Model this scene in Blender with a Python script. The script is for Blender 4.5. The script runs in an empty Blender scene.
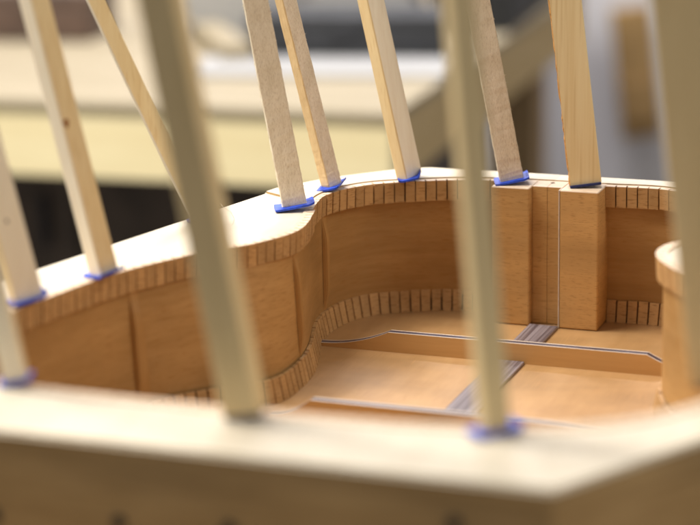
import bpy, bmesh, math, random
from mathutils import Vector, Matrix, noise
random.seed(7)
K = 0.001                      # everything is authored in millimetres
sc = bpy.context.scene
col = sc.collection

# ------------------------------------------------------------------ helpers
def tag(o, label=None, cat=None, group=None, kind=None):
    if label: o['label'] = label
    if cat: o['category'] = cat
    if group: o['group'] = group
    if kind: o['kind'] = kind
    return o

def thing(name, loc, label, cat, group=None, rz=0.0):
    o = bpy.data.objects.new(name, None)
    o.empty_display_size = 0.02
    o.location = Vector(loc) * K
    o.rotation_euler = (0, 0, rz)
    col.objects.link(o)
    return tag(o, label, cat, group)

def link(name, bm, mats, parent=None, smooth=False, loc=None):
    bmesh.ops.recalc_face_normals(bm, faces=bm.faces[:])
    me = bpy.data.meshes.new(name)
    bm.to_mesh(me); bm.free()
    for m in (mats if isinstance(mats, (list, tuple)) else [mats]):
        me.materials.append(m)
    if smooth:
        for p in me.polygons: p.use_smooth = True
    o = bpy.data.objects.new(name, me)
    col.objects.link(o)
    if parent: o.parent = parent
    if loc is not None: o.location = Vector(loc) * K
    return o

def V(bm, x, y, z): return bm.verts.new((x * K, y * K, z * K))

def quad(bm, a, b, c, d, mi=0):
    f = bm.faces.new((a, b, c, d)); f.material_index = mi; return f

def box(bm, x0, x1, y0, y1, z0, z1, bev=0.0, mi=0):
    t = bmesh.new()
    bmesh.ops.create_cube(t, size=1)
    for v in t.verts:
        v.co = Vector(((x0 + x1) / 2 + v.co.x * (x1 - x0), (y0 + y1) / 2 + v.co.y * (y1 - y0), (z0 + z1) / 2 + v.co.z * (z1 - z0))) * K
    if bev:
        bmesh.ops.bevel(t, geom=t.edges[:], offset=bev * K, segments=2, profile=0.5, affect='EDGES')
    for f in t.faces: f.material_index = mi
    me = bpy.data.meshes.new('tmp'); t.to_mesh(me); t.free()
    bm.from_mesh(me); bpy.data.meshes.remove(me)

# ------------------------------------------------------------------ materials
class NT:
    def __init__(s, name):
        s.m = bpy.data.materials.new(name); s.m.use_nodes = True
        s.t = s.m.node_tree; s.b = s.t.nodes['Principled BSDF']
    def n(s, typ, **kw):
        nd = s.t.nodes.new(typ)
        for k, v in kw.items():
            if k in nd.inputs: nd.inputs[k].default_value = v
            else: setattr(nd, k, v)
        return nd
    def l(s, a, b): s.t.links.new(a, b)

def ramp(nt, fac, stops):
    r = nt.n('ShaderNodeValToRGB')
    e = r.color_ramp.elements
    while len(e) < len(stops): e.new(0.5)
    for el, (p, c) in zip(e, stops):
        el.position = p; el.color = (*c, 1)
    nt.l(fac, r.inputs['Fac'])
    return r.outputs['Color']

def wood(name, light, dark, grain=(40, 40, 2.5), coord='Object', rough=0.55, streak=0.35, fleck=None,
         fleck_scale=(300, 300, 22), bump=0.1, blotch=None, spec=0.3):
    """grain gives the frequency along x, y, z: the low one runs with the grain."""
    nt = NT(name)
    tc = nt.n('ShaderNodeTexCoord')
    oi = nt.n('ShaderNodeObjectInfo')
    add = nt.n('ShaderNodeVectorMath', operation='ADD')
    mul = nt.n('ShaderNodeMath', operation='MULTIPLY'); mul.inputs[1].default_value = 3.7
    nt.l(oi.outputs['Random'], mul.inputs[0])
    nt.l(tc.outputs[coord], add.inputs[0]); nt.l(mul.outputs[0], add.inputs[1])
    mp = nt.n('ShaderNodeMapping'); mp.inputs['Scale'].default_value = grain
    nt.l(add.outputs[0], mp.inputs['Vector'])
    n1 = nt.n('ShaderNodeTexNoise'); n1.inputs['Scale'].default_value = 1.0; n1.inputs['Detail'].default_value = 5; n1.inputs['Distortion'].default_value = 0.6
    nt.l(mp.outputs[0], n1.inputs['Vector'])
    n2 = nt.n('ShaderNodeTexNoise'); n2.inputs['Scale'].default_value = 5.0; n2.inputs['Detail'].default_value = 4
    nt.l(mp.outputs[0], n2.inputs['Vector'])
    mx = nt.n('ShaderNodeMix', data_type='FLOAT'); mx.inputs[0].default_value = streak
    nt.l(n1.outputs['Fac'], mx.inputs[2]); nt.l(n2.outputs['Fac'], mx.inputs[3])
    c = ramp(nt, mx.outputs[0], [(0.33, dark), (0.67, light)])
    if blotch:
        mb = nt.n('ShaderNodeMapping'); mb.inputs['Scale'].default_value = blotch[0]
        nt.l(add.outputs[0], mb.inputs['Vector'])
        nb = nt.n('ShaderNodeTexNoise'); nb.inputs['Scale'].default_value = 1.0; nb.inputs['Detail'].default_value = 3
        nt.l(mb.outputs[0], nb.inputs['Vector'])
        rb = ramp(nt, nb.outputs['Fac'], [(0.35, (blotch[1],) * 3), (0.65, (1, 1, 1))])
        mm = nt.n('ShaderNodeMix', data_type='RGBA', blend_type='MULTIPLY'); mm.inputs[0].default_value = 1
        nt.l(c, mm.inputs[6]); nt.l(rb, mm.inputs[7]); c = mm.outputs[2]
    hgt = mx.outputs[0]
    if fleck:
        mf = nt.n('ShaderNodeMapping'); mf.inputs['Scale'].default_value = fleck_scale
        nt.l(add.outputs[0], mf.inputs['Vector'])
        nf = nt.n('ShaderNodeTexNoise'); nf.inputs['Scale'].default_value = 1.0; nf.inputs['Detail'].default_value = 2
        nt.l(mf.outputs[0], nf.inputs['Vector'])
        rf = ramp(nt, nf.outputs['Fac'], [(0.56, (0, 0, 0)), (0.68, (1, 1, 1))])
        mm = nt.n('ShaderNodeMix', data_type='RGBA'); 
        ml = nt.n('ShaderNodeMath', operation='MULTIPLY'); ml.inputs[1].default_value = 0.75
        nt.l(rf, ml.inputs[0]); nt.l(ml.outputs[0], mm.inputs[0])
        nt.l(c, mm.inputs[6]); mm.inputs[7].default_value = (*fleck, 1); c = mm.outputs[2]
    nt.l(c, nt.b.inputs['Base Color'])
    nt.b.inputs['Roughness'].default_value = rough
    nt.b.inputs['Specular IOR Level'].default_value = spec
    if bump:
        bp = nt.n('ShaderNodeBump'); bp.inputs['Strength'].default_value = bump; bp.inputs['Distance'].default_value = 0.0006
        nt.l(hgt, bp.inputs['Height']); nt.l(bp.outputs[0], nt.b.inputs['Normal'])
    return nt.m

def rough_sawn(name, light, dark, pit, scale=900):
    nt = NT(name)
    tc = nt.n('ShaderNodeTexCoord')
    mp = nt.n('ShaderNodeMapping'); mp.inputs['Scale'].default_value = (1, 1, 0.28)
    nt.l(tc.outputs['Object'], mp.inputs['Vector'])
    n1 = nt.n('ShaderNodeTexNoise'); n1.inputs['Scale'].default_value = scale; n1.inputs['Detail'].default_value = 4; n1.inputs['Roughness'].default_value = 0.75
    n2 = nt.n('ShaderNodeTexNoise'); n2.inputs['Scale'].default_value = scale * 0.12; n2.inputs['Detail'].default_value = 3
    nt.l(mp.outputs[0], n1.inputs['Vector']); nt.l(mp.outputs[0], n2.inputs['Vector'])
    c1 = ramp(nt, n1.outputs['Fac'], [(0.36, pit), (0.47, dark), (0.62, light)])
    c2 = ramp(nt, n2.outputs['Fac'], [(0.3, (0.86, 0.84, 0.80)), (0.7, (1, 1, 1))])
    mm = nt.n('ShaderNodeMix', data_type='RGBA', blend_type='MULTIPLY'); mm.inputs[0].default_value = 1
    nt.l(c1, mm.inputs[6]); nt.l(c2, mm.inputs[7])
    nt.l(mm.outputs[2], nt.b.inputs['Base Color'])
    nt.b.inputs['Roughness'].default_value = 0.85
    nt.b.inputs['Specular IOR Level'].default_value = 0.17
    bp = nt.n('ShaderNodeBump'); bp.inputs['Strength'].default_value = 0.7; bp.inputs['Distance'].default_value = 0.0008
    nt.l(n1.outputs['Fac'], bp.inputs['Height']); nt.l(bp.outputs[0], nt.b.inputs['Normal'])
    return nt.m

def plain(name, c, rough=0.5, var=0.12, scale=60, spec=0.4, metal=0.0):
    nt = NT(name)
    tc = nt.n('ShaderNodeTexCoord')
    n1 = nt.n('ShaderNodeTexNoise'); n1.inputs['Scale'].default_value = scale; n1.inputs['Detail'].default_value = 4
    nt.l(tc.outputs['Object'], n1.inputs['Vector'])
    cc = ramp(nt, n1.outputs['Fac'], [(0.3, tuple(x * (1 - var) for x in c)), (0.7, tuple(min(1, x * (1 + var)) for x in c))])
    nt.l(cc, nt.b.inputs['Base Color'])
    nt.b.inputs['Roughness'].default_value = rough
    nt.b.inputs['Specular IOR Level'].default_value = spec
    nt.b.inputs['Metallic'].default_value = metal
    return nt.m

def striped(name, a, b, freq):
    nt = NT(name)
    tc = nt.n('ShaderNodeTexCoord')
    mp = nt.n('ShaderNodeMapping'); mp.inputs['Scale'].default_value = (freq, 6, 6)
    nt.l(tc.outputs['Object'], mp.inputs['Vector'])
    n1 = nt.n('ShaderNodeTexNoise'); n1.inputs['Scale'].default_value = 1; n1.inputs['Detail'].default_value = 3
    nt.l(mp.outputs[0], n1.inputs['Vector'])
    nt.l(ramp(nt, n1.outputs['Fac'], [(0.38, a), (0.62, b)]), nt.b.inputs['Base Color'])
    nt.b.inputs['Roughness'].default_value = 0.35
    return nt.m

M = {}
# mahogany family (u runs along the bent side, v is the height)
M['side'] = wood('mahogany_side', (0.54, 0.31, 0.118), (0.42, 0.228, 0.076), grain=(7, 60, 1), coord='UV', fleck=(0.34, 0.17, 0.05), fleck_scale=(110, 1300, 1), rough=0.42, streak=0.4, blotch=((9, 14, 1), 0.72))
M['rim'] = wood('sanded_rim', (0.78, 0.62, 0.47), (0.68, 0.50, 0.35), grain=(60, 60, 60), rough=0.6, bump=0.05)
M['lining'] = wood('kerfed_lining_wood', (0.61, 0.37, 0.165), (0.52, 0.30, 0.12), grain=(25, 120, 1), coord='UV', fleck=(0.29, 0.145, 0.05), fleck_scale=(180, 900, 1), rough=0.5, blotch=((60, 20, 1), 0.75))
M['block'] = wood('neck_block_wood', (0.62, 0.36, 0.138), (0.54, 0.30, 0.106), grain=(5, 5, 70), fleck=(0.36, 0.19, 0.062), fleck_scale=(170, 170, 1500), rough=0.45, blotch=((14, 14, 50), 0.8))
M['back'] = wood('back_plate_wood', (0.57, 0.335, 0.15), (0.45, 0.25, 0.10), grain=(22, 5, 8), rough=0.36, streak=0.45, fleck=(0.46, 0.255, 0.105), fleck_scale=(900, 45, 70), blotch=((14, 26, 5), 0.76), spec=0.45)
M['brace'] = wood('brace_wood', (0.62, 0.37, 0.15), (0.52, 0.295, 0.108), grain=(4, 60, 70), rough=0.4, spec=0.4)
M['brace_edge'] = wood('brace_edge_wood', (0.66, 0.56, 0.46), (0.54, 0.43, 0.34), grain=(8, 200, 200), rough=0.4)
M['carbon'] = striped('dark_core_laminate', (0.05, 0.04, 0.06), (0.11, 0.095, 0.125), 30)
M['graft'] = striped('striped_rosewood', (0.10, 0.075, 0.08), (0.30, 0.25, 0.26), 420)
M['web'] = plain('shaded_burnt_web', (0.10, 0.042, 0.016), 0.8, 0.2, 200)  # saw burn, with the shade inside the kerfs painted into the brown
M['strip'] = wood('side_strip_wood', (0.50, 0.285, 0.105), (0.39, 0.205, 0.066), grain=(60, 60, 9), rough=0.45)
# spruce and pine family
M['mold_top'] = wood('pale_plywood_face', (0.74, 0.66, 0.53), (0.66, 0.57, 0.44), grain=(30, 4, 9), rough=0.6, bump=0.03, streak=0.45, blotch=((9, 14, 9), 0.85))
M['mold_edge'] = wood('plywood_edge', (0.58, 0.385, 0.18), (0.38, 0.235, 0.095), grain=(5, 5, 70), rough=0.7, streak=0.5, blotch=((9, 9, 25), 0.7))
M['pine'] = wood('planed_pine', (0.85, 0.69, 0.41), (0.77, 0.58, 0.30), grain=(110, 110, 4), rough=0.55, streak=0.3, fleck=(0.72, 0.53, 0.27), fleck_scale=(420, 420, 9))
M['pine_warm'] = wood('warm_pine', (0.74, 0.59, 0.34), (0.64, 0.49, 0.26), grain=(130, 130, 5), rough=0.55, streak=0.35)
M['pine_pale'] = wood('pale_sapwood', (0.90, 0.82, 0.66), (0.82, 0.71, 0.54), grain=(120, 120, 4), rough=0.6, streak=0.3)
M['sawn'] = rough_sawn('rough_sawn_face', (0.88, 0.78, 0.63), (0.83, 0.72, 0.56), (0.68, 0.56, 0.42), 1500)
M['sawn_pale'] = rough_sawn('rough_sawn_pale', (0.88, 0.78, 0.64), (0.83, 0.71, 0.56), (0.68, 0.55, 0.42), 1600)
M['tan_wood'] = wood('tan_sawn_wood', (0.68, 0.50, 0.27), (0.55, 0.37, 0.18), grain=(200, 200, 14), rough=0.7, streak=0.6)
M['chip'] = plain('torn_bark_edge', (0.55, 0.27, 0.07), 0.8, 0.4, 400)
M['knot'] = plain('knot_wood', (0.30, 0.12, 0.03), 0.6, 0.3, 300)
M['knot_dark'] = plain('dark_knot_wood', (0.16, 0.12, 0.09), 0.6, 0.3, 300)
M['pad'] = plain('blue_foam_plastic', (0.016, 0.070, 0.56), 0.5, 0.4, 220)
M['pad_navy'] = plain('navy_foam_plastic', (0.008, 0.018, 0.10), 0.5, 0.2, 300)
M['bolt'] = plain('blackened_steel', (0.015, 0.014, 0.02), 0.5, 0.2, 200)
M['pencil'] = plain('graphite_mark', (0.36, 0.29, 0.22), 0.6, 0.3, 300)

# ------------------------------------------------------------------ guitar outline (inner edge of the linings)
T_ = [(0, 20), (-30, 18.5), (-66, 12.5), (-90, 2.5), (-117, -13), (-126, -22), (-134.5, -37), (-139, -60), (-135, -87), (-129, -112), (-124, -133),
      (-121.5, -150), (-123, -168), (-129, -184), (-137, -200), (-146, -212), (-164, -237), (-187, -286), (-198, -330), (-206, -374), (-206, -410), (-200, -445),
      (-184, -475), (-155, -492), (-115, -497.5), (-60, -499), (0, -498), (60, -495), (105, -488), (140, -476), (166, -459), (188, -432), (200, -402),
      (203, -370), (199, -330), (187, -286), (165, -240), (146, -211), (128, -184), (117, -167), (111, -148), (113, -130), (122, -110), (131, -85), (136, -59), (131, -34), (122, -14), (105, 8), (78, 21), (40, 20)]
B_ = [(0, 25), (-30, 25), (-69, 22.5), (-92, 15.5), (-119, 0), (-130, -12), (-138, -32), (-140, -57), (-136, -83), (-128.5, -107), (-121, -131),
      (-116, -153), (-113.5, -177), (-113.7, -199), (-118, -215), (-129, -228), (-152, -248), (-179, -290), (-194, -330), (-203, -374), (-204, -410), (-198, -445),
      (-183, -475), (-155, -491), (-115, -496.5), (-60, -498), (0, -497), (60, -494), (105, -487), (140, -475), (165, -458), (187, -432), (199, -402),
      (202, -370), (198, -330), (185, -288), (160, -246), (139, -218), (123, -190), (115, -168), (111, -148), (113, -129), (122, -108), (131, -83), (136, -58), (132, -32), (123, -10), (105, 14), (78, 25), (40, 25)]

def catmull(P, sub):
    n = len(P); out = []
    for i in range(n):
        p0, p1, p2, p3 = (Vector(P[(i + k) % n]) for k in (-1, 0, 1, 2))
        d1 = max((p1 - p0).length, 1e-6) ** 0.5; d2 = (p2 - p1).length ** 0.5; d3 = (p3 - p2).length ** 0.5
        m1 = (p1 - p0) / d1 - (p2 - p0) / (d1 + d2) + (p2 - p1) / d2
        m2 = (p2 - p1) / d2 - (p3 - p1) / (d2 + d3) + (p3 - p2) / d3
        m1 *= d2; m2 *= d2
        for k in range(sub):
            t = k / sub
            out.append((2*t**3 - 3*t**2 + 1) * p1 + (t**3 - 2*t**2 + t) * m1 + (-2*t**3 + 3*t**2) * p2 + (t**3 - t**2) * m2)
    return out

class Curve:
    def __init__(s, pts):
        s.p = pts; n = len(pts); s.n = n
        s.s = [0.0]
        for i in range(n): s.s.append(s.s[-1] + (pts[(i + 1) % n] - pts[i]).length)
        s.L = s.s[-1]
        raw = []
        for i in range(n):
            t = pts[(i + 1) % n] - pts[i - 1]
            raw.append(Vector((t.y, -t.x)).normalized())
        # the list runs counter-clockwise seen from above: outward is (ty, -tx)
        s.nrm = []
        for i in range(n):
            a = Vector((0, 0))
            for k in range(-5, 6): a += raw[(i + k) % n]
            s.nrm.append(a.normalized())
    def at(s, L, off):
        L %= s.L
        lo, hi = 0, s.n
        while hi - lo > 1:
            m = (lo + hi) // 2
            if s.s[m] <= L: lo = m
            else: hi = m
        f = (L - s.s[lo]) / max(1e-9, s.s[lo + 1] - s.s[lo])
        j = (lo + 1) % s.n
        return s.p[lo].lerp(s.p[j], f) + s.nrm[lo].lerp(s.nrm[j], f).normalized() * off
    def off(s, i, d): return s.p[i % s.n] + s.nrm[i % s.n] * d

SUB = 16
CT = Curve(catmull(T_, SUB)); CB = Curve(catmull(B_, SUB))
N = CT.n
LW = 5.0     # width of the lining at the rim
BW = 5.5     # width of the lining at the back plate
SW = 2.4     # thickness of the side
H = 100.0    # depth of the body

guitar = thing('acoustic_guitar', (0, 0, -H), 'open mahogany guitar body with kerfed linings and braced back, clamped inside the pale mold', 'guitar body')
GO = Vector((0, 0, H))      # children are authored in world mm: shift by the root's height
def gpart(name, bm, mats, parent=guitar, smooth=False):
    o = link(name, bm, mats, None, smooth)
    o.parent = parent
    if parent is guitar: o.location = GO * K
    return o

# --- bent side
bm = bmesh.new(); uv = bm.loops.layers.uv.new('UVMap')
NZ = 6
rows = []
for i in range(N):
    r = []
    for k in range(NZ + 1):
        f = k / NZ
        a = CT.off(i, LW); b = CB.off(i, BW)
        p = a.lerp(b, f); r.append((V(bm, p.x, p.y, -H * f)))
    ro = []
    for k in (0, NZ):
        f = k / NZ
        p = CT.off(i, LW + SW).lerp(CB.off(i, BW + SW), f); ro.append(V(bm, p.x, p.y, -H * f))
    rows.append((r, ro))
for i in range(N):
    j = (i + 1) % N
    for k in range(NZ):
        f = quad(bm, rows[i][0][k], rows[i][0][k+1], rows[j][0][k+1], rows[j][0][k]); f.smooth = True
        us = (CT.s[i], CT.s[i], CT.s[i+1], CT.s[i+1]); vs = (k, k+1, k+1, k)
        for l, u_, v_ in zip(f.loops, us, vs): l[uv].uv = (u_ * K, v_ * H / NZ * K)
    f = quad(bm, rows[i][0][0], rows[j][0][0], rows[j][1][0], rows[i][1][0], 1)
    f = quad(bm, rows[i][1][0], rows[j][1][0], rows[j][1][1], rows[i][1][1]); f.smooth = True
    quad(bm, rows[i][0][NZ], rows[i][1][1], rows[j][1][1], rows[j][0][NZ])
gpart('bent_side', bm, [M['side'], M['rim']])

# --- kerfed linings: one strip of blocks with real saw kerfs between them
def lining(name, C, top):
    bm = bmesh.new(); uv = bm.loops.layers.uv.new('UVMap')
    pitch, gap = 7.55, (0.88 if top else 1.1)
    n = int(C.L / pitch)
    pitch = C.L / n
    for k in range(n):
        jit = random.uniform(-0.12, 0.12)
        s0 = k * pitch + jit; s1 = s0 + pitch - gap * random.uniform(0.92, 1.12)
        m = C.at((s0 + s1) / 2, 0)
        if abs(m.x) < 39 and m.y > -50: continue
        zt, zb = (0.15, -14.8 + random.uniform(-.2, .2)) if top else (-84.4 + random.uniform(-.25, .25), -99.9)
        it, ib = (0.0, 0.9) if top else (3.3, 0.0)
        ow = LW + .05 if top else BW + .05
        dj = random.uniform(-0.12, 0.12)
        if top and m.x < 0 and -104 < m.y < -30: dj += 1.9 * min(1, (-30 - m.y) / 30)
        lean = 0.0
        q = []
        for (s, o, z) in ((s0, it + dj, zt), (s1, it + dj, zt), (s1, ow, zt), (s0, ow, zt), (s0, ib + dj, zb), (s1, ib + dj, zb), (s1, ow, zb), (s0, ow, zb)):
            p = C.at(s, o); q.append(V(bm, p.x, p.y, z))
        for idx, mi in (((0, 1, 2, 3), 1 if top else 0), ((4, 5, 6, 7), 0), ((0, 1, 5, 4), 0), ((1, 2, 6, 5), 0), ((3, 0, 4, 7), 0)):
            f = bm.faces.new([q[t] for t in idx]); f.material_index = mi
            o = random.random() * 0.0
            for l in f.loops:
                w = l.vert.co
                l[uv].uv = (k * 0.0137 + (0 if l.vert in (q[0], q[3], q[4], q[7]) else 0.0065), w.z + 0.013 * k)
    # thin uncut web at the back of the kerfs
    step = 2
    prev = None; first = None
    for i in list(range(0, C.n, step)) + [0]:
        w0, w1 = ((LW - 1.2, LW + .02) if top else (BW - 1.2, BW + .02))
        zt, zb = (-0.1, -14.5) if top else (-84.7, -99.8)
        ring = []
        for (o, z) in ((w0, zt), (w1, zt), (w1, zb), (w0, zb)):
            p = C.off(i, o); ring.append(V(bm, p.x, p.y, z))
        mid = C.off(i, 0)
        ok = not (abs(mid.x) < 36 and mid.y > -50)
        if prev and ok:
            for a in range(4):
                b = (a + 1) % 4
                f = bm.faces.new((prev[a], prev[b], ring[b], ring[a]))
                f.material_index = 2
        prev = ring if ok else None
    bmesh.ops.delete(bm, geom=[v for v in bm.verts if not v.link_faces], context='VERTS')
    return gpart(name, bm, [M['lining'], M['rim'], M['web']])
lo = lining('kerfed_lining', CT, True); lo['label'] = 'kerfed lining along the top rim'
lo = lining('kerfed_lining', CB, False); lo['label'] = 'kerfed lining along the back plate'

# --- vertical reinforcing strips glued to the side, between the linings
def side_strip(px, py):
    # nearest outline sample
    i = min(range(N), key=lambda k: (CT.p[k] - Vector((px, py))).length)
    s = CT.s[i]
    bm = bmesh.new()
    j = min(range(N), key=lambda k: abs(k - i))
    prev = None
    prof = [(-15.0, 0.3), (-21, 1.0), (-28, 2.6), (-34, 3.2), (-66, 3.2), (-72, 2.6), (-79, 1.2), (-84.2, 0.3)]
    for z, d in prof:
        f = -z / H
        ring = []
        for (ds, dd) in ((-3.6, 0.35), (-2.9, -d), (2.9, -d), (3.6, 0.35)):
            a = CT.at(s + ds, LW + dd)
            ib = i + ds / (CT.L / N)
            i0 = int(math.floor(ib)); fr = ib - i0
            b = CB.off(i0, BW + dd).lerp(CB.off(i0 + 1, BW + dd), fr)
            p = a.lerp(b, f); ring.append(V(bm, p.x, p.y, z))
        if prev:
            for a in range(4):
                b = (a + 1) % 4
                bm.faces.new((prev[a], prev[b], ring[b], ring[a]))
        else: bm.faces.new(ring)
        prev = ring
    bm.faces.new(prev[::-1])
    bmesh.ops.recalc_face_normals(bm, faces=bm.faces[:])
    bmesh.ops.bevel(bm, geom=[e for e in bm.edges if abs((e.verts[0].co - e.verts[1].co).normalized().z) > 0.5], offset=0.7 * K, segments=2, affect='EDGES')
    return gpart('side_strip', bm, M['strip'], smooth=False)
for px, py in ((-122, -156), (-139, -55), (-181, -272), (-160, -489), (136, -70), (176, -262), (150, -470)):
    side_strip(px, py)

def pale_top(bm):
    for f in bm.faces:
        if f.calc_center_median().z > -0.9 * K: f.material_index = 1
# --- neck block: two halves with a slot between them
bm = bmesh.new(); box(bm, -38.5, -11, 0, 30, -99.6, 0.2, 0.9); pale_top(bm)
gpart('neck_block', bm, [M['block'], M['rim']])
bm = bmesh.new(); box(bm, 11, 38.5, 0, 30, -99.6, 0.2, 0.9); pale_top(bm)
gpart('neck_block', bm, [M['block'], M['rim']])
bm = bmesh.new()
box(bm, -10.9, -0.08, 8, 30, -99.6, 0.1, 0.25); box(bm, 0.08, 10.9, 8.12, 30, -99.6, 0.1, 0.25); pale_top(bm)
o = gpart('slot_panel', bm, [M['block'], M['rim']]); o['label'] = 'recessed slot panel with a centre seam between the neck block halves'

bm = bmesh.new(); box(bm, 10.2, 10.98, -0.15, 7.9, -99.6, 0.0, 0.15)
gpart('edge_highlight', bm, M['brace_edge'])  # added pale strip for the bright light line on the block's edge
bm = bmesh.new(); bmesh.ops.create_cone(bm, cap_ends=True, segments=14, radius1=1.5 * K, radius2=1.5 * K, depth=0.4 * K, matrix=Matrix.Translation((0.5 * K, 21 * K, 0.1 * K)))
gpart('hole_disc', bm, M['web'])  # flat dark disc painted in for the dark inside of a small hole
# --- back plate
bm = bmesh.new()
top = []; bot = []
for i in range(0, N, 4):
    p = CB.off(i, BW + SW); top.append(V(bm, p.x, p.y, -H)); bot.append(V(bm, p.x, p.y, -H - 3))
ft = bm.faces.new(top); fb = bm.faces.new(bot[::-1])
for i in range(len(top)):
    j = (i + 1) % len(top); bm.faces.new((top[i], top[j], bot[j], bot[i]))
bmesh.ops.triangulate(bm, faces=[ft, fb])
gpart('back_plate', bm, M['back'])

# --- back braces: wood / dark core / wood lamination, ends scooped down to the plate
def brace(y, x0, x1, xs0, xs1, h=13.8):
    """foot from x0 to x1; full height between xs0 and xs1; y is the middle of the brace."""
    def prof():
        P = []
        n = 14
        for k in range(n + 1):
            t = k / n; P.append((x0 + (xs0 - x0) * t, 2.4 + (h - 2.4) * (t ** 2.1)))
        for k in range(1, 21): P.append((xs0 + (xs1 - xs0) * k / 20, h))
        for k in range(1, n + 1):
            t = 1 - k / n; P.append((x1 + (xs1 - x1) * t, 2.4 + (h - 2.4) * (t ** 1.6)))
        return P
    P = prof()
    def slab(ya, yb, dz, me, mt):
        bm = bmesh.new(); prev = None
        for x, z in P:
            r = [V(bm, x, ya, -H - .2), V(bm, x, ya, -H + z + dz), V(bm, x, yb, -H + z + dz), V(bm, x, yb, -H - .2)]
            if prev:
                quad(bm, prev[0], prev[1], r[1], r[0]); quad(bm, prev[1], prev[2], r[2], r[1], mt); quad(bm, prev[2], prev[3], r[3], r[2])
            else: bm.faces.new(r)
            prev = r
        bm.faces.new(prev[::-1])
        return bm
    b = slab(y - 3.6, y - 2.2, 0, 0, 1)
    b2 = slab(y + 2.2, y + 3.6, 0, 0, 1)
    me = bpy.data.meshes.new('t'); b2.to_mesh(me); b2.free(); b.from_mesh(me); bpy.data.meshes.remove(me)
    br = gpart('back_brace', b, [M['brace'], M['brace_edge']])
    gpart('dark_core', slab(y - 2.2, y + 2.2, -.15, 0, 0), M['carbon'], parent=br)
    return br
brace(-83.5, -137, 129, -86, 93)
brace(-234.5, -112, 122, -84, 104)
brace(-392, -196, 194, -150, 150)

# --- striped graft strip over the back's centre seam, butted between the braces
bm = bmesh.new()
for y0, y1 in ((-79.6, -0.3), (-230.6, -87.4), (-388, -238.4), (-494, -396)):
    box(bm, -10.5, 10.5, y0, y1, -H - .1, -H + 2.0, 0.6)
gpart('centre_strip', bm, M['graft'])

# ------------------------------------------------------------------ the mold that holds the body
POLY = [(-248, -321), (-208, -149), (-183, -48), (-158, -5), (-118, 36), (-98, 46), (0, 46.5), (98, 46), (130, 38), (172, -6), (206, -90), (232, -200), (262, -340), (258, -385), (161, -552), (156, -560), (-156, -562), (-262, -385)]
CEN = Vector((0, -165))
def ray_poly(d):
    best = None
    for i in range(len(POLY)):
        a = Vector(POLY[i]) - CEN; b = Vector(POLY[(i + 1) % len(POLY)]) - CEN
        e = b - a; den = d.x * e.y - d.y * e.x
        if abs(den) < 1e-9: continue
        t = (a.x * e.y - a.y * e.x) / den; u = (a.x * d.y - a.y * d.x) / den
        if t > 0 and -1e-6 <= u <= 1 + 1e-6 and (best is None or t < best): best = t
    return CEN + d * best
MI = [CT.off(i, LW + SW + 0.25) for i in range(N)]
MB = [CB.off(i, BW + SW + 0.25) for i in range(N)]
MO = [ray_poly((p - CEN).normalized()) for p in MI]
for c in POLY:
    cv = Vector(c)
    i = min(range(N), key=lambda k: (MI[k] - CEN).normalized().angle((cv - CEN).normalized()))
    MO[i] = cv
mold = thing('guitar_mold', (0, 0, -H - 3.5), 'pale wooden guitar shaped mold with thick straight sided walls around the mahogany body', 'mold')
def mold_part(i0, i1, ztop, name='mold_wall'):
    bm = bmesh.new(); prev = None
    idx = list(range(i0, i1 + 1))
    zb = -H - 3.2
    inner_t = [V(bm, MI[i % N].x, MI[i % N].y, ztop) for i in idx]
    outer_t = [V(bm, MO[i % N].x, MO[i % N].y, ztop) for i in idx]
    inner_b = [V(bm, MB[i % N].x, MB[i % N].y, zb) for i in idx]
    outer_b = [V(bm, MO[i % N].x, MO[i % N].y, zb) for i in idx]
    for k in range(len(idx) - 1):
        quad(bm, inner_t[k], inner_t[k+1], outer_t[k+1], outer_t[k], 0)
        quad(bm, outer_t[k], outer_t[k+1], outer_b[k+1], outer_b[k], 1)
        quad(bm, inner_b[k], inner_b[k+1], inner_t[k+1], inner_t[k], 1)
        quad(bm, inner_b[k], outer_b[k], outer_b[k+1], inner_b[k+1], 1)
    quad(bm, inner_t[0], outer_t[0], outer_b[0], inner_b[0], 1)
    quad(bm, inner_t[-1], inner_b[-1], outer_b[-1], outer_t[-1], 1)
    # soften the outer top arris
    bmesh.ops.recalc_face_normals(bm, faces=bm.faces[:])
    ed = [e for e in bm.edges if all(v in set(outer_t) for v in e.verts)]
    bmesh.ops.bevel(bm, geom=ed, offset=1.6 * K, segments=2, affect='EDGES')
    o = link(name, bm, [M['mold_top'], M['mold_edge']], mold)
    o.location = Vector((0, 0, H + 3.5)) * K
    return o
def near_i(x, y, pts=MI): return min(range(N), key=lambda k: (pts[k] - Vector((x, y))).length)
cuts = [0, near_i(-144, -84), near_i(-156, -562, MO), near_i(156, -560, MO), near_i(140, -80), N]
tops = [0.9, -0.7, -0.6, -0.8, 0.8]
for a, b, zt in zip(cuts[:-1], cuts[1:], tops): mold_part(a, b, zt)
# dark bolt heads along the near wall
bm_src = []
for x, z in ((-52, -39.5), (4, -36), (112, -21), (-118, -44)):
    bm = bmesh.new()
    bmesh.ops.create_cone(bm, cap_ends=True, segments=18, radius1=3.4 * K, radius2=3.0 * K, depth=3 * K, matrix=Matrix.Rotation(math.radians(90), 4, 'X'))
    bmesh.ops.create_cone(bm, cap_ends=True, segments=6, radius1=1.8 * K, radius2=1.8 * K, depth=1.2 * K, matrix=Matrix.Translation((0, -1.9 * K, 0)) @ Matrix.Rotation(math.radians(90), 4, 'X'))
    o = link('bolt', bm, M['bolt'], mold); o.location = Vector((x, -562.0, z + H + 3.5)) * K
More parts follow.
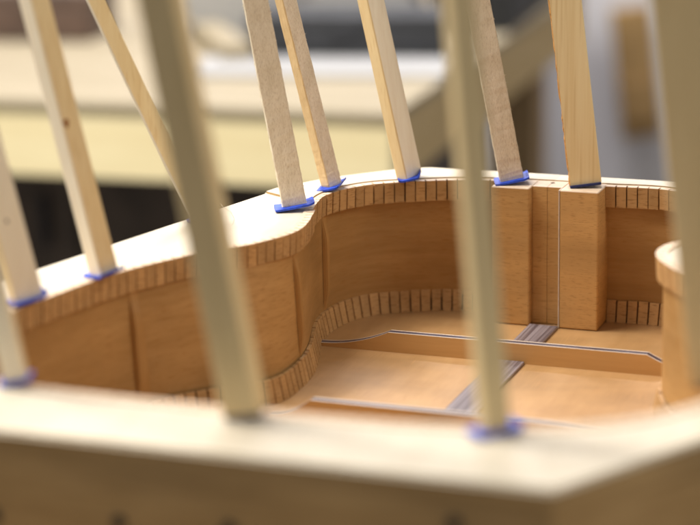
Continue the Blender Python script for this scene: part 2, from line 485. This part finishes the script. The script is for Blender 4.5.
# pencil line on the mold's top face
bm = bmesh.new(); pts = [(-203, -98), (-197, -107), (-186, -119), (-176, -136), (-171, -149), (-170, -156)]
cv = [Vector(p) for p in pts]; prev = None
fine = []
for a in range(len(cv) - 1):
    for k in range(6): fine.append(cv[a].lerp(cv[a+1], k / 6))
for k in range(len(fine) - 1):
    t = (fine[k+1] - fine[k]).normalized(); nn = Vector((-t.y, t.x)) * 0.22
    r = [V(bm, *(fine[k] + nn), -0.55), V(bm, *(fine[k] - nn), -0.55)]
    if prev: bm.faces.new((prev[0], prev[1], r[1], r[0]))
    prev = r
o = link('pencil_mark', bm, M['pencil'], mold); o.location = Vector((0, 0, H + 3.5)) * K

# ------------------------------------------------------------------ clamping sticks with blue end pads
def stick(base, lean, w, t, yaw, mw, mt, label, pad='pad', bow=0.03, rough=0.0, fuzz=0, length=640, pad_wt=None,
          pad_rot=0.0, curl=2.0, chip=False, knot=None):
    """w / t: section across / through; yaw in degrees turns the wide face (0 faces -y, towards the camera side);
       mw / mt: materials of the wide and of the thin faces."""
    bx, by = base
    rt = thing('clamping_stick', (bx, by, 0), label, 'clamping stick', 'clamping sticks wedged down onto the rim')
    lx, ly = lean
    rnd = random.Random(int(bx * 13 + by * 7))
    tilt = math.hypot(lx, ly)
    lift = 0.5 + tilt * max(w, t) * 0.5
    ya = math.radians(yaw)
    ex = Vector((math.cos(ya), math.sin(ya), 0)); 
    bm = bmesh.new(); prev = None
    nseg = 110 if (rough or chip) else 40
    c = 0.7
    pr = [(-w/2 + c, -t/2), (w/2 - c, -t/2), (w/2, -t/2 + c), (w/2, t/2 - c), (w/2 - c, t/2), (-w/2 + c, t/2), (-w/2, t/2 - c), (-w/2, -t/2 + c)]
    mi = [0, 0, 1, 1, 0, 0, 1, 1]      # face k spans vertex k..k+1
    rings = []
    zs = []
    for k in range(nseg + 1):
        f = k / nseg
        zs.append(length * f ** 1.5 if (rough or chip) else length * f)
    def axis(z):
        q = z / length
        return Vector((lx * z * (1 - bow * 6 * q * q * .5), ly * z * (1 - bow * 6 * q * q * .5), z + lift + pad_t))
    pad_t = 1.35
    for z in zs:
        p = axis(z); d = (axis(z + 1) - p).normalized()
        x = (ex - d * ex.dot(d)).normalized(); y = d.cross(x)
        ring = []
        for a, (u, v) in enumerate(pr):
            ju = jv = 0
            if rough:
                ju = rnd.uniform(-rough, rough); jv = rnd.uniform(-rough, rough)
            if chip and a in (6, 7) and z < 190:
                nz = noise.noise(Vector((z * .085, 3.1, 0))) + .6 * noise.noise(Vector((z * .3, 9, 0)))
                ju += max(0, nz * 4.2) * (1 if a == 7 else .55)
            q = p + x * (u + ju) + y * (v + jv)
            ring.append(V(bm, *q))
        if prev:
            for a in range(8):
                b = (a + 1) % 8
                m_ = mi[a]
                if chip and a in (6, 7): m_ = 2
                quad(bm, prev[a], prev[b], ring[b], ring[a], m_)
        else: bm.faces.new(ring[::-1]).material_index = 1
        prev = ring; rings.append((p, x, y, d))
    bm.faces.new(prev).material_index = 1
    # torn fibres along the sawn arrises
    for k in range(fuzz):
        z = rnd.uniform(3, 210); p = axis(z); d = (axis(z + 1) - p).normalized()
        x = (ex - d * ex.dot(d)).normalized(); y = d.cross(x)
        su = rnd.choice((-1, 1)); 
        q = p + x * (su * (w / 2 - .15)) + y * (-t / 2 + rnd.uniform(0, .6) * t)
        L = rnd.uniform(.5, 1.9) * (2 if rnd.random() < .06 else 1); wd = rnd.uniform(.12, .35)
        tip = q + x * su * L * rnd.uniform(.3, .9) + d * L * rnd.uniform(-1.2, .8) + y * rnd.uniform(-.4, .2)
        a = V(bm, *(q + d * wd)); b = V(bm, *(q - d * wd)); e = V(bm, *(q + y * wd - x * su * .1)); f_ = V(bm, *tip)
        for tr in ((a, b, f_), (b, e, f_), (e, a, f_)): bm.faces.new(tr).material_index = 0
    sh = link('shaft', bm, [mw, mt, M['chip']], rt)
    # knot
    if knot:
        kz, side, ku, kv, km = knot
        p = axis(kz); d = (axis(kz + 1) - p).normalized(); x = (ex - d * ex.dot(d)).normalized(); y = d.cross(x)
        bm = bmesh.new()
        nrm, tan, half = ((x * side, y, w / 2) if abs(side) == 1 else (y * (side / 2), x, t / 2))
        ctr = p + nrm * (half - .05) + tan * ku
        ring0 = []; ring1 = []
        for a in range(16):
            an = a / 16 * math.tau; rr = 1 + .15 * math.sin(3 * an)
            ring0.append(V(bm, *(ctr + tan * math.cos(an) * kv * .7 * rr + d * math.sin(an) * kv * rr)))
            ring1.append(V(bm, *(ctr + nrm * .22 + tan * math.cos(an) * kv * .45 * rr + d * math.sin(an) * kv * .7 * rr)))
        for a in range(16):
            b = (a + 1) % 16; quad(bm, ring0[a], ring0[b], ring1[b], ring1[a])
        bm.faces.new(ring1)
        link('knot', bm, km, sh)
    # pad, square to the stick's axis, edges slightly curled
    pw, pt_ = pad_wt or (w + 6.5, t + 12)
    p0, x, y, d = rings[0]
    pr_ = math.radians(pad_rot)
    X = x * math.cos(pr_) + y * math.sin(pr_); Y = d.cross(X)
    bm = bmesh.new(); nu, nv = 12, 6
    grid = {}
    for lay in (0, 1):
        for i in range(nu + 1):
            for j in range(nv + 1):
                u = (i / nu - .5); v = (j / nv - .5)
                cz = curl * max(0, abs(u) - .34) ** 1.5 * 14 * (1 if u > 0 else .35) + rnd.uniform(-.06, .06)
                rx = 1 - .03 * (abs(v) * 2) ** 4; ry = 1 - .03 * (abs(u) * 2) ** 4
                q = p0 + X * u * pw * rx + Y * v * pt_ * ry - d * (pad_t * (1 - lay) + .02) + d * cz
                grid[lay, i, j] = V(bm, *q)
    for i in range(nu):
        for j in range(nv):
            quad(bm, grid[1, i, j], grid[1, i+1, j], grid[1, i+1, j+1], grid[1, i, j+1])
            quad(bm, grid[0, i, j], grid[0, i, j+1], grid[0, i+1, j+1], grid[0, i+1, j])
    for i in range(nu):
        quad(bm, grid[0, i, 0], grid[0, i+1, 0], grid[1, i+1, 0], grid[1, i, 0]); quad(bm, grid[0, i, nv], grid[1, i, nv], grid[1, i+1, nv], grid[0, i+1, nv])
    for j in range(nv):
        quad(bm, grid[0, 0, j], grid[1, 0, j], grid[1, 0, j+1], grid[0, 0, j+1]); quad(bm, grid[0, nu, j], grid[0, nu, j+1], grid[1, nu, j+1], grid[1, nu, j])
    link('end_pad', bm, M[pad], rt, smooth=False)
    return rt

P, PW, PP, SN, SP, TW = M['pine'], M['pine_warm'], M['pine_pale'], M['sawn'], M['sawn_pale'], M['tan_wood']
# yaw 20 turns the wide face square to the camera
stick((-207, -362), (-.19, -.071), 17, 9, 44, PP, P, 'pale clamping stick with a small grey knot, on the rim at the far left edge', knot=(46, -2, -1, 1.4, M['knot_dark']), pad_wt=(22, 17))
stick((-191, -297.5), (-.185, -.07), 13.2, 13.2, -28, PP, P, 'pine clamping stick with a red brown knot on its yellow side, on the left rim', knot=(92, 1, -3.6, 3.0, M['knot']), pad_wt=(21, 18))
stick((-194.5, -154), (-.392, -.148), 10.5, 7.5, 36, P, PP, 'steeply leaning yellow clamping stick half hidden behind the blurred dark stick', pad_wt=(15, 13), curl=0)
stick((-8.5, -510), (-.152, -.058), 18, 14, 2, PW, P, 'thick blurred clamping stick standing on the near rim left of centre', pad='pad_navy', pad_wt=(18, 14), curl=0)
stick((-147, -101), (-.149, -.056), 16.8, 8, 26, SN, PP, 'rough sawn pinkish clamping stick on the rim at the waist, its blue pad tilted', rough=.16, fuzz=170, pad_wt=(27.5, 19), curl=1)
stick((-144, -38), (-.206, -.077), 11, 12, 50, SP, TW, 'slim tan clamping stick with rough pale right side, just right of the waist', rough=.12, fuzz=110, pad_wt=(17, 24), pad_rot=-44, curl=1.2)
stick((-100, 2.5), (-.189, -.071), 17, 10.5, 66, PP, P, 'yellow and white clamping stick on the far rim, blue pad curled at one end', pad_wt=(17, 24), pad_rot=-46, curl=3.6)
stick((111.5, -497), (-.072, -.027), 13, 9, 44, PW, P, 'narrow blurred clamping stick on the near rim in front of the neck block', pad_wt=(24, 14), curl=1)
stick((-28, 14.5), (-.174, -.065), 17, 12, 20, SN, PP, 'rough sawn clamping stick on the left half of the neck block', rough=.16, fuzz=120, pad_wt=(25, 22), curl=1)
stick((25, 16), (-.11, -.042), 22.5, 10, 18, P, PP, 'broad pine clamping stick with torn orange edge, on the neck block, navy pad', pad='pad_navy', pad_wt=(22, 15), curl=0, chip=True, fuzz=10)
stick((199, -400), (-.115, -.043), 29, 14, -4, PW, P, 'broad blurred clamping stick at the right edge of the picture', pad='pad_navy', pad_wt=(24, 15), curl=0)
stick((-139.5, -497), (-.162, -.061), 12, 9, 20, PP, P, 'short looking clamping stick end at the lower left corner of the rim', pad_wt=(17, 13), curl=1)

# ------------------------------------------------------------------ surroundings
def setting(name, bm, m):
    return tag(link(name, bm, m), kind='structure')
M['worktop'] = wood('worktop_board', (0.40, 0.29, 0.17), (0.30, 0.2, 0.1), grain=(3, 30, 30), rough=0.7)
bm = bmesh.new(); box(bm, -300, 320, -640, 180, -140, -103.7, 2)
tw = thing('work_table', (0, -140, -1000), 'sturdy wooden table carrying the guitar mold', 'table')
o = link('table_top', bm, M['worktop'], tw); o.location = Vector((0, 140, 1000)) * K
for x in (-250, 270):
    for y in (-590, 130):
        bm = bmesh.new(); box(bm, x - 45, x + 45, y - 45, y + 45, -1000, -140.2, 3)
        o = link('leg', bm, M['worktop'], tw); o.location = Vector((0, 140, 1000)) * K
M['floor'] = plain('concrete_floor', (0.16, 0.15, 0.14), 0.8, 0.25, 3)
bm = bmesh.new(); box(bm, -5000, 4000, -4000, 5000, -1050, -1000)
setting('floor', bm, M['floor'])
M['wall'] = plain('lilac_grey_wall', (0.50, 0.48, 0.49), 0.85, 0.05, 2)
YAW = math.radians(20.6)
bm = bmesh.new(); box(bm, -3500, 3500, 0, 120, 0, 3200)
w = setting('wall', bm, M['wall']); w.location = Vector((-900, 2640, -1000)) * K; w.rotation_euler = (0, 0, YAW)

# bench behind, with its own frame at the front right corner of its top
BR = math.radians(3.5)
bench = thing('workbench', (-522, 1165, -1000), 'long pine workbench with wide pale apron behind the mold', 'workbench', rz=BR)
M['bench_top'] = wood('bench_top_wood', (0.36, 0.30, 0.205), (0.27, 0.22, 0.14), grain=(2, 14, 14), rough=0.6)
M['bench_apron'] = wood('bench_apron_pine', (0.82, 0.71, 0.44), (0.72, 0.60, 0.34), grain=(2, 20, 20), rough=0.6)
M['bench_leg'] = wood('bench_leg_wood', (0.42, 0.29, 0.16), (0.3, 0.2, 0.1), grain=(20, 20, 2), rough=0.7)
Zt = 817.0
bm = bmesh.new()
for k in range(8): box(bm, -1900, 6, -8 + k * 170, -8 + k * 170 + 167, Zt - 12, Zt, 2)
link('bench_top', bm, M['bench_top'], bench)
bm = bmesh.new(); box(bm, -1890, 0, 0, 34, Zt - 108, Zt - 12.3, 2)
o = link('apron', bm, M['bench_apron'], bench); o['label'] = 'pale front apron board'
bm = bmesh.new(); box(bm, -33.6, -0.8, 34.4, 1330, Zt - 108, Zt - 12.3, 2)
M['shaded_pine'] = wood('shaded_pine', (0.64, 0.48, 0.25), (0.52, 0.37, 0.17), grain=(20, 2, 20), rough=0.7)  # the front apron's pine, painted darker for the shaded side
o = link('apron', bm, M['shaded_pine'], bench); o['label'] = 'shaded side apron board'
for x, y in ((-80, 60), (-80, 1080), (-900, 60), (-1800, 60), (-1800, 1080)):
    bm = bmesh.new(); box(bm, x - 45, x + 45, y, y + 90, 0, Zt - 88.5 if 0 else Zt - 12.4, 3)
    link('leg', bm, M['bench_leg'], bench)
bm = bmesh.new(); box(bm, -1800, -120, 170, 1060, 0, 22, 2)
# added dark box with doors: makes the shade under the bench black
M['black'] = plain('shade_black', (0.075, 0.055, 0.042), 0.55, 0.3, 20)
M['jet'] = plain('jet_black_plastic', (0.014, 0.014, 0.015), 0.6, 0.2, 30)
M['charcoal'] = plain('charcoal_plastic', (0.024, 0.025, 0.029), 0.5, 0.2, 30)
M['white_card'] = plain('white_card', (0.34, 0.33, 0.32), 0.7, 0.04, 8)
M['brown_box'] = plain('brown_leather', (0.09, 0.055, 0.04), 0.6, 0.3, 20)
bm.free()
R9 = Matrix.Rotation(BR, 4, 'Z')
def on_bench(x, y, z=Zt): 
    q = R9 @ Vector((x, y, 0)); return (-522 + q.x, 1165 + q.y, -1000 + z)
dark_box = thing('shade_box', on_bench(-900, 200, 0), 'added dark box with doors standing in for the shade under the workbench', 'shade_box', rz=BR)
bm = bmesh.new(); box(bm, -850, 770, 0, 800, 0, 700, 4); link('body', bm, M['black'], dark_box)
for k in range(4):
    bm = bmesh.new(); box(bm, -840 + k * 402, -840 + k * 402 + 396, -18, -0.5, 20, 680, 3); d_ = link('door', bm, M['black'], dark_box)
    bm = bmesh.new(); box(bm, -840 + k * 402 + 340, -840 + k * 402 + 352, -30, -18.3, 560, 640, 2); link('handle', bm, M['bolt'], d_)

def bench_item(name, x, y, sx, sy, sz, m, label, cat, rz=0, lid=None, bev=4):
    t = thing(name, on_bench(x, y), label, cat, rz=BR + math.radians(rz))
    if lid:
        bm = bmesh.new(); box(bm, -sx/2, sx/2, -sy/2, sy/2, 0.3, sz * .72, bev); link('body', bm, m, t)
        bm = bmesh.new(); box(bm, -sx/2 - 2, sx/2 + 2, -sy/2 - 2, sy/2 + 2, sz * .72 + .4, sz, bev); link('lid', bm, lid, t)
        bm = bmesh.new(); box(bm, -22, 22, -sy/2 - 8, -sy/2 - 2.2, sz * .6, sz * .8, 1.5); link('latch', bm, lid, t)
    else:
        bm = bmesh.new(); box(bm, -sx/2, sx/2, -sy/2, sy/2, 0.3, sz, bev); link('board', bm, m, t)
    return t
bench_item('tool_case', -185, 440, 300, 120, 70, M['charcoal'], 'long charcoal tool case lying on the workbench', 'case', lid=M['charcoal'], rz=8)
bench_item('paper_stack', -190, 300, 380, 150, 8, M['white_card'], 'flat stack of white paper in front of the charcoal case', 'paper', rz=8, bev=1)
bench_item('carton', -330, 640, 380, 150, 120, M['white_card'], 'white carton behind the charcoal tool case', 'box', lid=M['white_card'], rz=8)
bench_item('leather_box', -750, 560, 200, 140, 80, M['brown_box'], 'dark brown box standing on the left half of the workbench', 'box', lid=M['brown_box'], rz=6)
bench_item('carton', -930, 520, 120, 120, 90, M['white_card'], 'small white box left of the dark brown box', 'box', lid=M['white_card'], rz=14)
bench_item('power_tool_case', -72, 960, 130, 540, 100, M['jet'], 'black case at the right end of the workbench', 'case', lid=M['jet'], rz=2)
bench_item('timber_offcut', -395, 430, 260, 46, 30, M['bench_top'], 'pale timber offcut lying across the workbench', 'timber', rz=-58, bev=2)
# wooden form hanging on the wall
M['hang'] = wood('aged_brown_board', (0.36, 0.225, 0.09), (0.22, 0.13, 0.05), grain=(30, 30, 6), rough=0.6)
fm = thing('hanging_board', (-536, 2711, -496), 'brown wooden board hanging on the grey wall', 'board', rz=YAW)
bm = bmesh.new(); box(bm, -40, 40, -22, -1, -20, 245, 6); o = link('board', bm, M['hang'], fm); o.rotation_euler = (0, math.radians(-6), 0)
bm = bmesh.new(); box(bm, -34, 34, -30, -22.3, 15, 100, 2); o = link('batten', bm, M['hang'], fm); o.rotation_euler = (0, math.radians(-6), 0)

# ------------------------------------------------------------------ camera
cam = bpy.data.cameras.new('camera'); co = bpy.data.objects.new('camera', cam); col.objects.link(co)
r = Vector((0.93744157, 0.34756777, -0.01999864)); u = Vector((-0.07029274, 0.24522503, 0.96691448)); f = Vector((-0.34097248, 0.90502007, -0.25431563))
m = Matrix(((r.x, u.x, -f.x), (r.y, u.y, -f.y), (r.z, u.z, -f.z))).to_4x4()
m.translation = Vector((375.15, -1382.22, 325.26)) * K
co.matrix_world = m
cam.sensor_width = 36; cam.lens = 2099.955 / 700 * 36
cam.clip_start = 0.05; cam.clip_end = 60
cam.dof.use_dof = True; cam.dof.focus_distance = 1.435; cam.dof.aperture_fstop = 3.9; cam.dof.aperture_blades = 0
sc.camera = co

# ------------------------------------------------------------------ light: overhead lamps, added fill lamps and the dim room
wd = bpy.data.worlds.new('World'); sc.world = wd; wd.use_nodes = True
bg = wd.node_tree.nodes['Background']; bg.inputs['Color'].default_value = (1.0, 0.96, 0.90, 1); bg.inputs['Strength'].default_value = 0.32
def lamp(name, loc, size, power, target, colr):
    l = bpy.data.lights.new(name, 'AREA'); l.shape = 'RECTANGLE'; l.size, l.size_y = size; l.energy = power; l.color = colr
    o = bpy.data.objects.new(name, l); col.objects.link(o); o.location = loc
    o.rotation_euler = (Vector(target) - Vector(loc)).to_track_quat('-Z', 'Y').to_euler()
lamp('area_lamp', (-0.70, -0.22, 1.42), (1.0, 0.6), 27, (-0.04, -0.15, 0), (1.0, 0.965, 0.90))
lamp('area_lamp', (-1.7, -0.25, 1.7), (1.4, 0.6), 78, (-1.0, 1.5, -0.3), (1.0, 0.97, 0.90))  # unseen lamp added to brighten the bench front and the near sticks
lamp('area_lamp', (-0.85, 2.0, 1.9), (1.2, 0.3), 88, (-0.45, 2.7, -0.5), (0.97, 0.96, 1.0))  # unseen lamp added to light the wall, kept off the side apron

lamp('area_lamp', (1.7, -0.1, 1.5), (0.5, 1.0), 12, (0, -0.2, 0), (1.0, 0.96, 0.88))
sc.view_settings.view_transform = 'Standard'; sc.view_settings.look = 'None'
sc.view_settings.exposure = 0; sc.view_settings.gamma = 1
sc.render.engine = 'CYCLES'
sc.cycles.max_bounces = 8; sc.cycles.diffuse_bounces = 5
